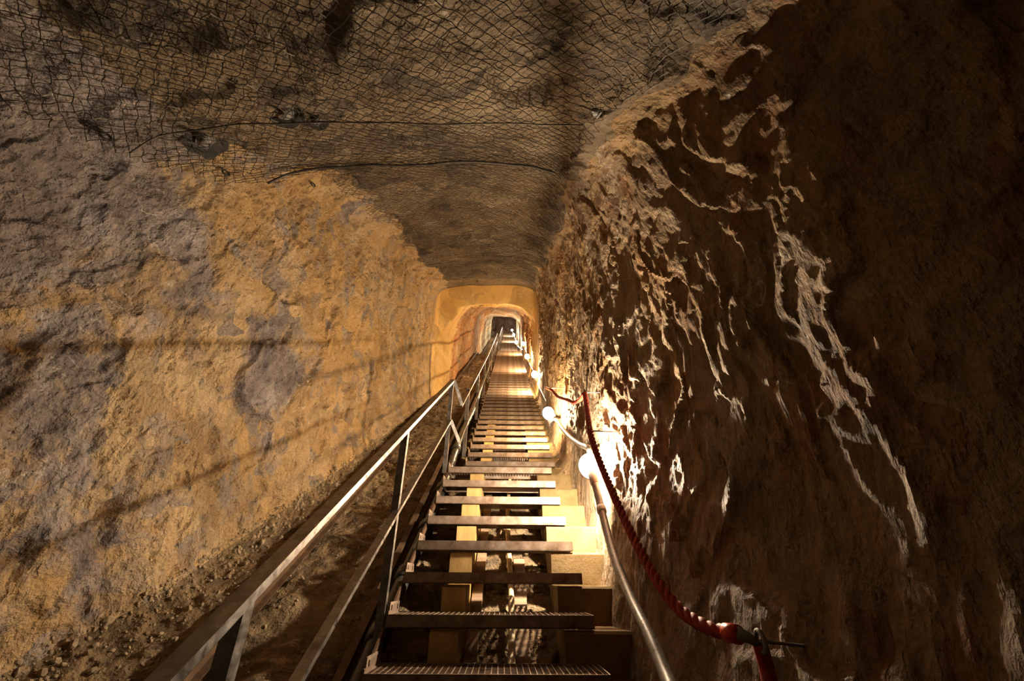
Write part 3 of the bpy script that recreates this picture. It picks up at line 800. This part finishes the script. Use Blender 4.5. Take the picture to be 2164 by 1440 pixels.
# ------------------------------------------------------------------ chain-link net under the roof
ia, ib = marks[5], marks[10]
def roof_at(u, y):
    """point of the roof surface at profile position u (0 left .. 1 right shoulder) and distance y, with inward normal"""
    fi = np.interp(y, YS, np.arange(len(YS))); fj = u
    i0 = np.clip(fi.astype(int), 0, len(YS) - 2); j0 = np.clip(fj.astype(int), 0, G.shape[1] - 2)
    a = (fi - i0)[:, None]; b = (fj - j0)[:, None]
    def bl(A): return (A[i0, j0] * (1 - a) + A[i0 + 1, j0] * a) * (1 - b) + (A[i0, j0 + 1] * (1 - a) + A[i0 + 1, j0 + 1] * a) * b
    return bl(G), bl(nor)
def net(y0, y1, left, right, label, seed, gap, cell=.07, wire=.0021):
    r = np.random.RandomState(seed)
    slope = math.hypot(1, .642)
    nj = int((y1 - y0) * slope / (cell / 2)); ni = int(3.6 / cell)
    jj, ii = np.meshgrid(np.arange(nj), np.arange(ni), indexing='ij')
    y = y0 + (y1 - y0) * jj / (nj - 1)
    s = (ii + .5 * (jj % 2)) * cell
    # profile arc length per station -> profile index
    arc = np.cumsum(np.concatenate([np.zeros((len(YS), 1)), np.linalg.norm(np.diff(base[:, marks[4]:marks[11]], axis=1), axis=2)], 1), 1)
    idx = np.arange(marks[4], marks[11])
    u = np.zeros(y.shape); ok = np.zeros(y.shape, bool)
    for a in range(nj):
        st_ = int(np.argmin(np.abs(YS - y[a, 0])))
        l0 = np.interp(np.interp(y[a, 0], *zip(*left)), idx - marks[4], arc[st_]); l1 = np.interp(np.interp(y[a, 0], *zip(*right)), idx - marks[4], arc[st_])
        ok[a] = (s[a] >= 0) & (s[a] <= l1 - l0)
        u[a] = np.interp(l0 + s[a], arc[st_], idx)
    uu = u.reshape(-1); yy = y.reshape(-1) + r.normal(0, .004, y.size)
    p, n = roof_at(uu + r.normal(0, .15, uu.size), yy)
    pb = base  # smooth roof keeps the net taut
    fi = np.clip(np.interp(yy, YS, np.arange(len(YS))).astype(int), 0, len(YS) - 1); fj = np.clip(uu.astype(int), 0, G.shape[1] - 1)
    pb = base[fi, fj]
    dd = ((p - pb) * n).sum(1)
    sm = vnoise(np.stack([uu * .02, yy * 1.1, 0 * yy], 1), seed) * .03
    lift = np.maximum(dd + .012, .035 + gap + sm)
    q = p + n * (lift - dd)[:, None] + r.normal(0, .0035, p.shape)
    q = q.reshape(nj, ni, 3)
    mb = MB(); V = []; Fc = []; k = 0
    for a in range(nj - 1):
        for b in range(ni):
            if not ok[a, b]: continue
            for b2 in ((b, b - 1) if a % 2 == 0 else (b, b + 1)):
                if b2 < 0 or b2 >= ni or not ok[a + 1, b2]: continue
                p0, p1_ = q[a, b], q[a + 1, b2]
                d = p1_ - p0; L = np.linalg.norm(d)
                if L > .16 or L < 1e-4: continue
                d /= L
                s_ = np.cross(d, (0.3, .5, .8)); s_ /= np.linalg.norm(s_); t_ = np.cross(d, s_)
                mid_ = (p0 + p1_) / 2 + s_ * r.normal(0, .003) + t_ * r.normal(0, .003)
                for pt in (p0 - d * .002, mid_, p1_ + d * .002):
                    V += [pt + wire * s_, pt + wire * (-.5 * s_ + .866 * t_), pt + wire * (-.5 * s_ - .866 * t_)]
                for g_ in (0, 3):
                    Fc += [(k + g_ + c, k + g_ + (c + 1) % 3, k + g_ + 3 + (c + 1) % 3, k + g_ + 3 + c) for c in range(3)]
                k += 9
    mb.add(np.array(V), Fc)
    o = mb.build('wire_net', M['wire'], org=(-.6, (y0 + y1) / 2, float(line((y0 + y1) / 2)) + 3))
    tag(o, label, 'net', 'wire nets under the tunnel roof')
    return q, ok
K = lambda m, f=0.0: marks[m] + f * (marks[m + 1] - marks[m]) - marks[4]
q1, ok1 = net(.1, 2.2, [(.2, K(5, .05)), (1.3, K(5, .1)), (1.9, K(5, .15)), (2.2, K(5, .3)), (2.4, K(5, .9))], [(.2, K(9, .0)), (1.4, K(9, -.1)), (2.4, K(8, .9))], 'dark chain-link net sheet hanging under the roof nearest the camera', 5, .03)
q2, ok2 = net(2.08, 7.0, [(2.2, K(5, .6)), (3, K(5, .7)), (4, K(6, .0)), (7, K(6, .1))], [(2.2, K(8, .9)), (4, K(8, .95)), (7, K(8, .8))], 'dark chain-link net sheet covering the roof farther up the tunnel', 6, .0)

# cable along the seam of the nets and a second across the near sheet
def seam(yv, label, r=.006, rowq=None):
    a = int(np.argmin(np.abs(q1[:, 0, 1] - yv)))
    a = min(max(a, 0), q1.shape[0] - 2)
    pts = q1[a][ok1[a]]
    mb = MB(); mb.tube(spline(pts[::3] + np.array([0, 0, -.008]), 6), r, 8)
    tag(mb.build('steel_cable', M['wire'], smooth=True, org=pts[0]), label, 'cable', 'cables lacing the nets')
seam(2.12, 'thick dark cable lacing the front seam where the two nets overlap', .009)
seam(1.40, 'thin straight cable across the near net above the seam', .004)

# rock bolts pinning the net
from mathutils.bvhtree import BVHTree
g_ = G[:IY[1]:2, marks[3]:marks[11]:2]
ny_, nx_ = g_.shape[:2]
BV = BVHTree.FromPolygons([Vector(p) for p in g_.reshape(-1, 3)], [(r * nx_ + c, r * nx_ + c + 1, (r + 1) * nx_ + c + 1, (r + 1) * nx_ + c) for r in range(ny_ - 1) for c in range(nx_ - 1)])
def on_rock(u, v, lift):
    d = Vector(at(u, v, 1.0)).normalized()
    hit, nn, _, _ = BV.ray_cast(Vector((0, 0, 0)), d)
    if nn.dot(d) > 0: nn = -nn
    return np.array(hit) + np.array(nn) * lift

def rock_bolt(u, v, t, n, label, size=1.0, pad=True):
    c = on_rock(u, v, .008); n = np.asarray(n, float); n /= np.linalg.norm(n)
    s = np.cross(n, (0, 1, 0)); s /= np.linalg.norm(s); b = np.cross(n, s)
    root = thing('rock_bolt', label, 'rock bolt', c, 'rock bolts holding the net to the roof')
    r_ = random.Random(int(u))
    if pad:
        ring = [(math.cos(a) * .115 * r_.uniform(.85, 1.12) * size, math.sin(a) * .105 * r_.uniform(.85, 1.12) * size) for a in np.linspace(0, 2 * math.pi, 22, endpoint=False)]
        mb = MB(); mb.prism(ring, c - n * .03, c - n * .004, s, b); mb.build('pad', M['pad'], root)
    mb = MB(); k = .058 * size
    mb.prism([(-k, -k * .3), (-k * .3, -k), (k * .8, -k * .5), (k, k * .6), (-k * .2, k)], c - n * .004, c + n * .008, s, b)
    mb.tube([c + n * .008, c + n * .02, c + n * .026], [.042 * size, .03 * size, .02 * size], 14); mb.build('plate', M['galv'], root)
    mb = MB(); mb.tube([c + n * .02, c + n * .045], .018 * size, 6); mb.build('nut', M['galv'], root)
    mb = MB(); mb.tube([c + n * .02, c + n * .13], .010 * size, 10); mb.build('bolt', M['old_iron'], root)
rock_bolt(432, 290, 2.72, (.35, -.45, -1), 'rock bolt with a wide round pad by the left edge of the net')
rock_bolt(603, 236, 2.62, (.1, -.5, -1), 'rock bolt with plate second from the left in the near net', .8)
rock_bolt(672, 252, 2.72, (.05, -.5, -1), 'small rock bolt just right of the second plate in the near net', .55)
rock_bolt(1262, 238, 2.3, (-.7, -.5, -.4), 'small dark bolt at the right end of the thin net cable', .5, False)
for u, v, t, lb in ((470, 357, 2.72, 'small iron ring at the left lower edge of the near net'), (215, 281, 2.02, 'small iron ring at the far left corner of the near net'), (655, 385, 3.55, 'small iron ring at the left edge of the farther net')):
    c = on_rock(u, v, .04); a = np.linspace(0, 2 * math.pi, 18)
    mb = MB(); mb.tube([c + .022 * (math.cos(q) * np.array([.5, .86, 0]) + math.sin(q) * np.array([-.2, .2, .95])) for q in a], .006, 8)
    tag(mb.build('net_ring', M['wire'], smooth=True, org=c), lb, 'ring', 'iron rings tying the net edge')

# ------------------------------------------------------------------ loose stones
def stones(n, fx, label, seed, s0, s1, mat):
    r = np.random.RandomState(seed)
    phi = (1 + 5 ** .5) / 2
    ico = np.array([(-1, phi, 0), (1, phi, 0), (-1, -phi, 0), (1, -phi, 0), (0, -1, phi), (0, 1, phi), (0, -1, -phi), (0, 1, -phi), (phi, 0, -1), (phi, 0, 1), (-phi, 0, -1), (-phi, 0, 1)]) / 1.9
    fc = [(0, 11, 5), (0, 5, 1), (0, 1, 7), (0, 7, 10), (0, 10, 11), (1, 5, 9), (5, 11, 4), (11, 10, 2), (10, 7, 6), (7, 1, 8), (3, 9, 4), (3, 4, 2), (3, 2, 6), (3, 6, 8), (3, 8, 9), (4, 9, 5), (2, 4, 11), (6, 2, 10), (8, 6, 7), (9, 8, 1)]
    mb = MB()
    for _ in range(n):
        j, y = fx(r)
        p = roof_at(np.array([j]), np.array([y]))[0][0]
        s = s0 * (s1 / s0) ** (r.rand() ** 2.2)
        v = ico * (1 + r.uniform(-.3, .3, (12, 1))) * s * r.uniform(.6, 1.2, 3)
        mb.add(v + p + (0, 0, s * .2), fc)
    return tag(mb.build('rubble', mat), label, 'rubble', None, 'stuff')
stones(2600, lambda r: (marks[2] - abs(r.normal(0, .5)) * (marks[2] - marks[1]) * .6 + 6, 1.6 + 9 * r.rand() ** 1.8), 'loose grey rubble heaped along the foot of the left rock wall', 3, .004, .022, M['gravel'])
stones(3600, lambda r: (marks[0] + r.rand() * (marks[2] - marks[0]) * .95, 1.1 + 6 * r.rand() ** 1.8), 'loose gravel scattered over the dirt floor left of the stairs', 4, .003, .014, M['gravel'])
stones(700, lambda r: (marks[13] + (.1 + .9 * r.rand()) * (marks[16] - marks[13]), 1.6 + 3 * r.rand()), 'broken stones in the channel under the stairs', 8, .006, .04, M['dirt'])
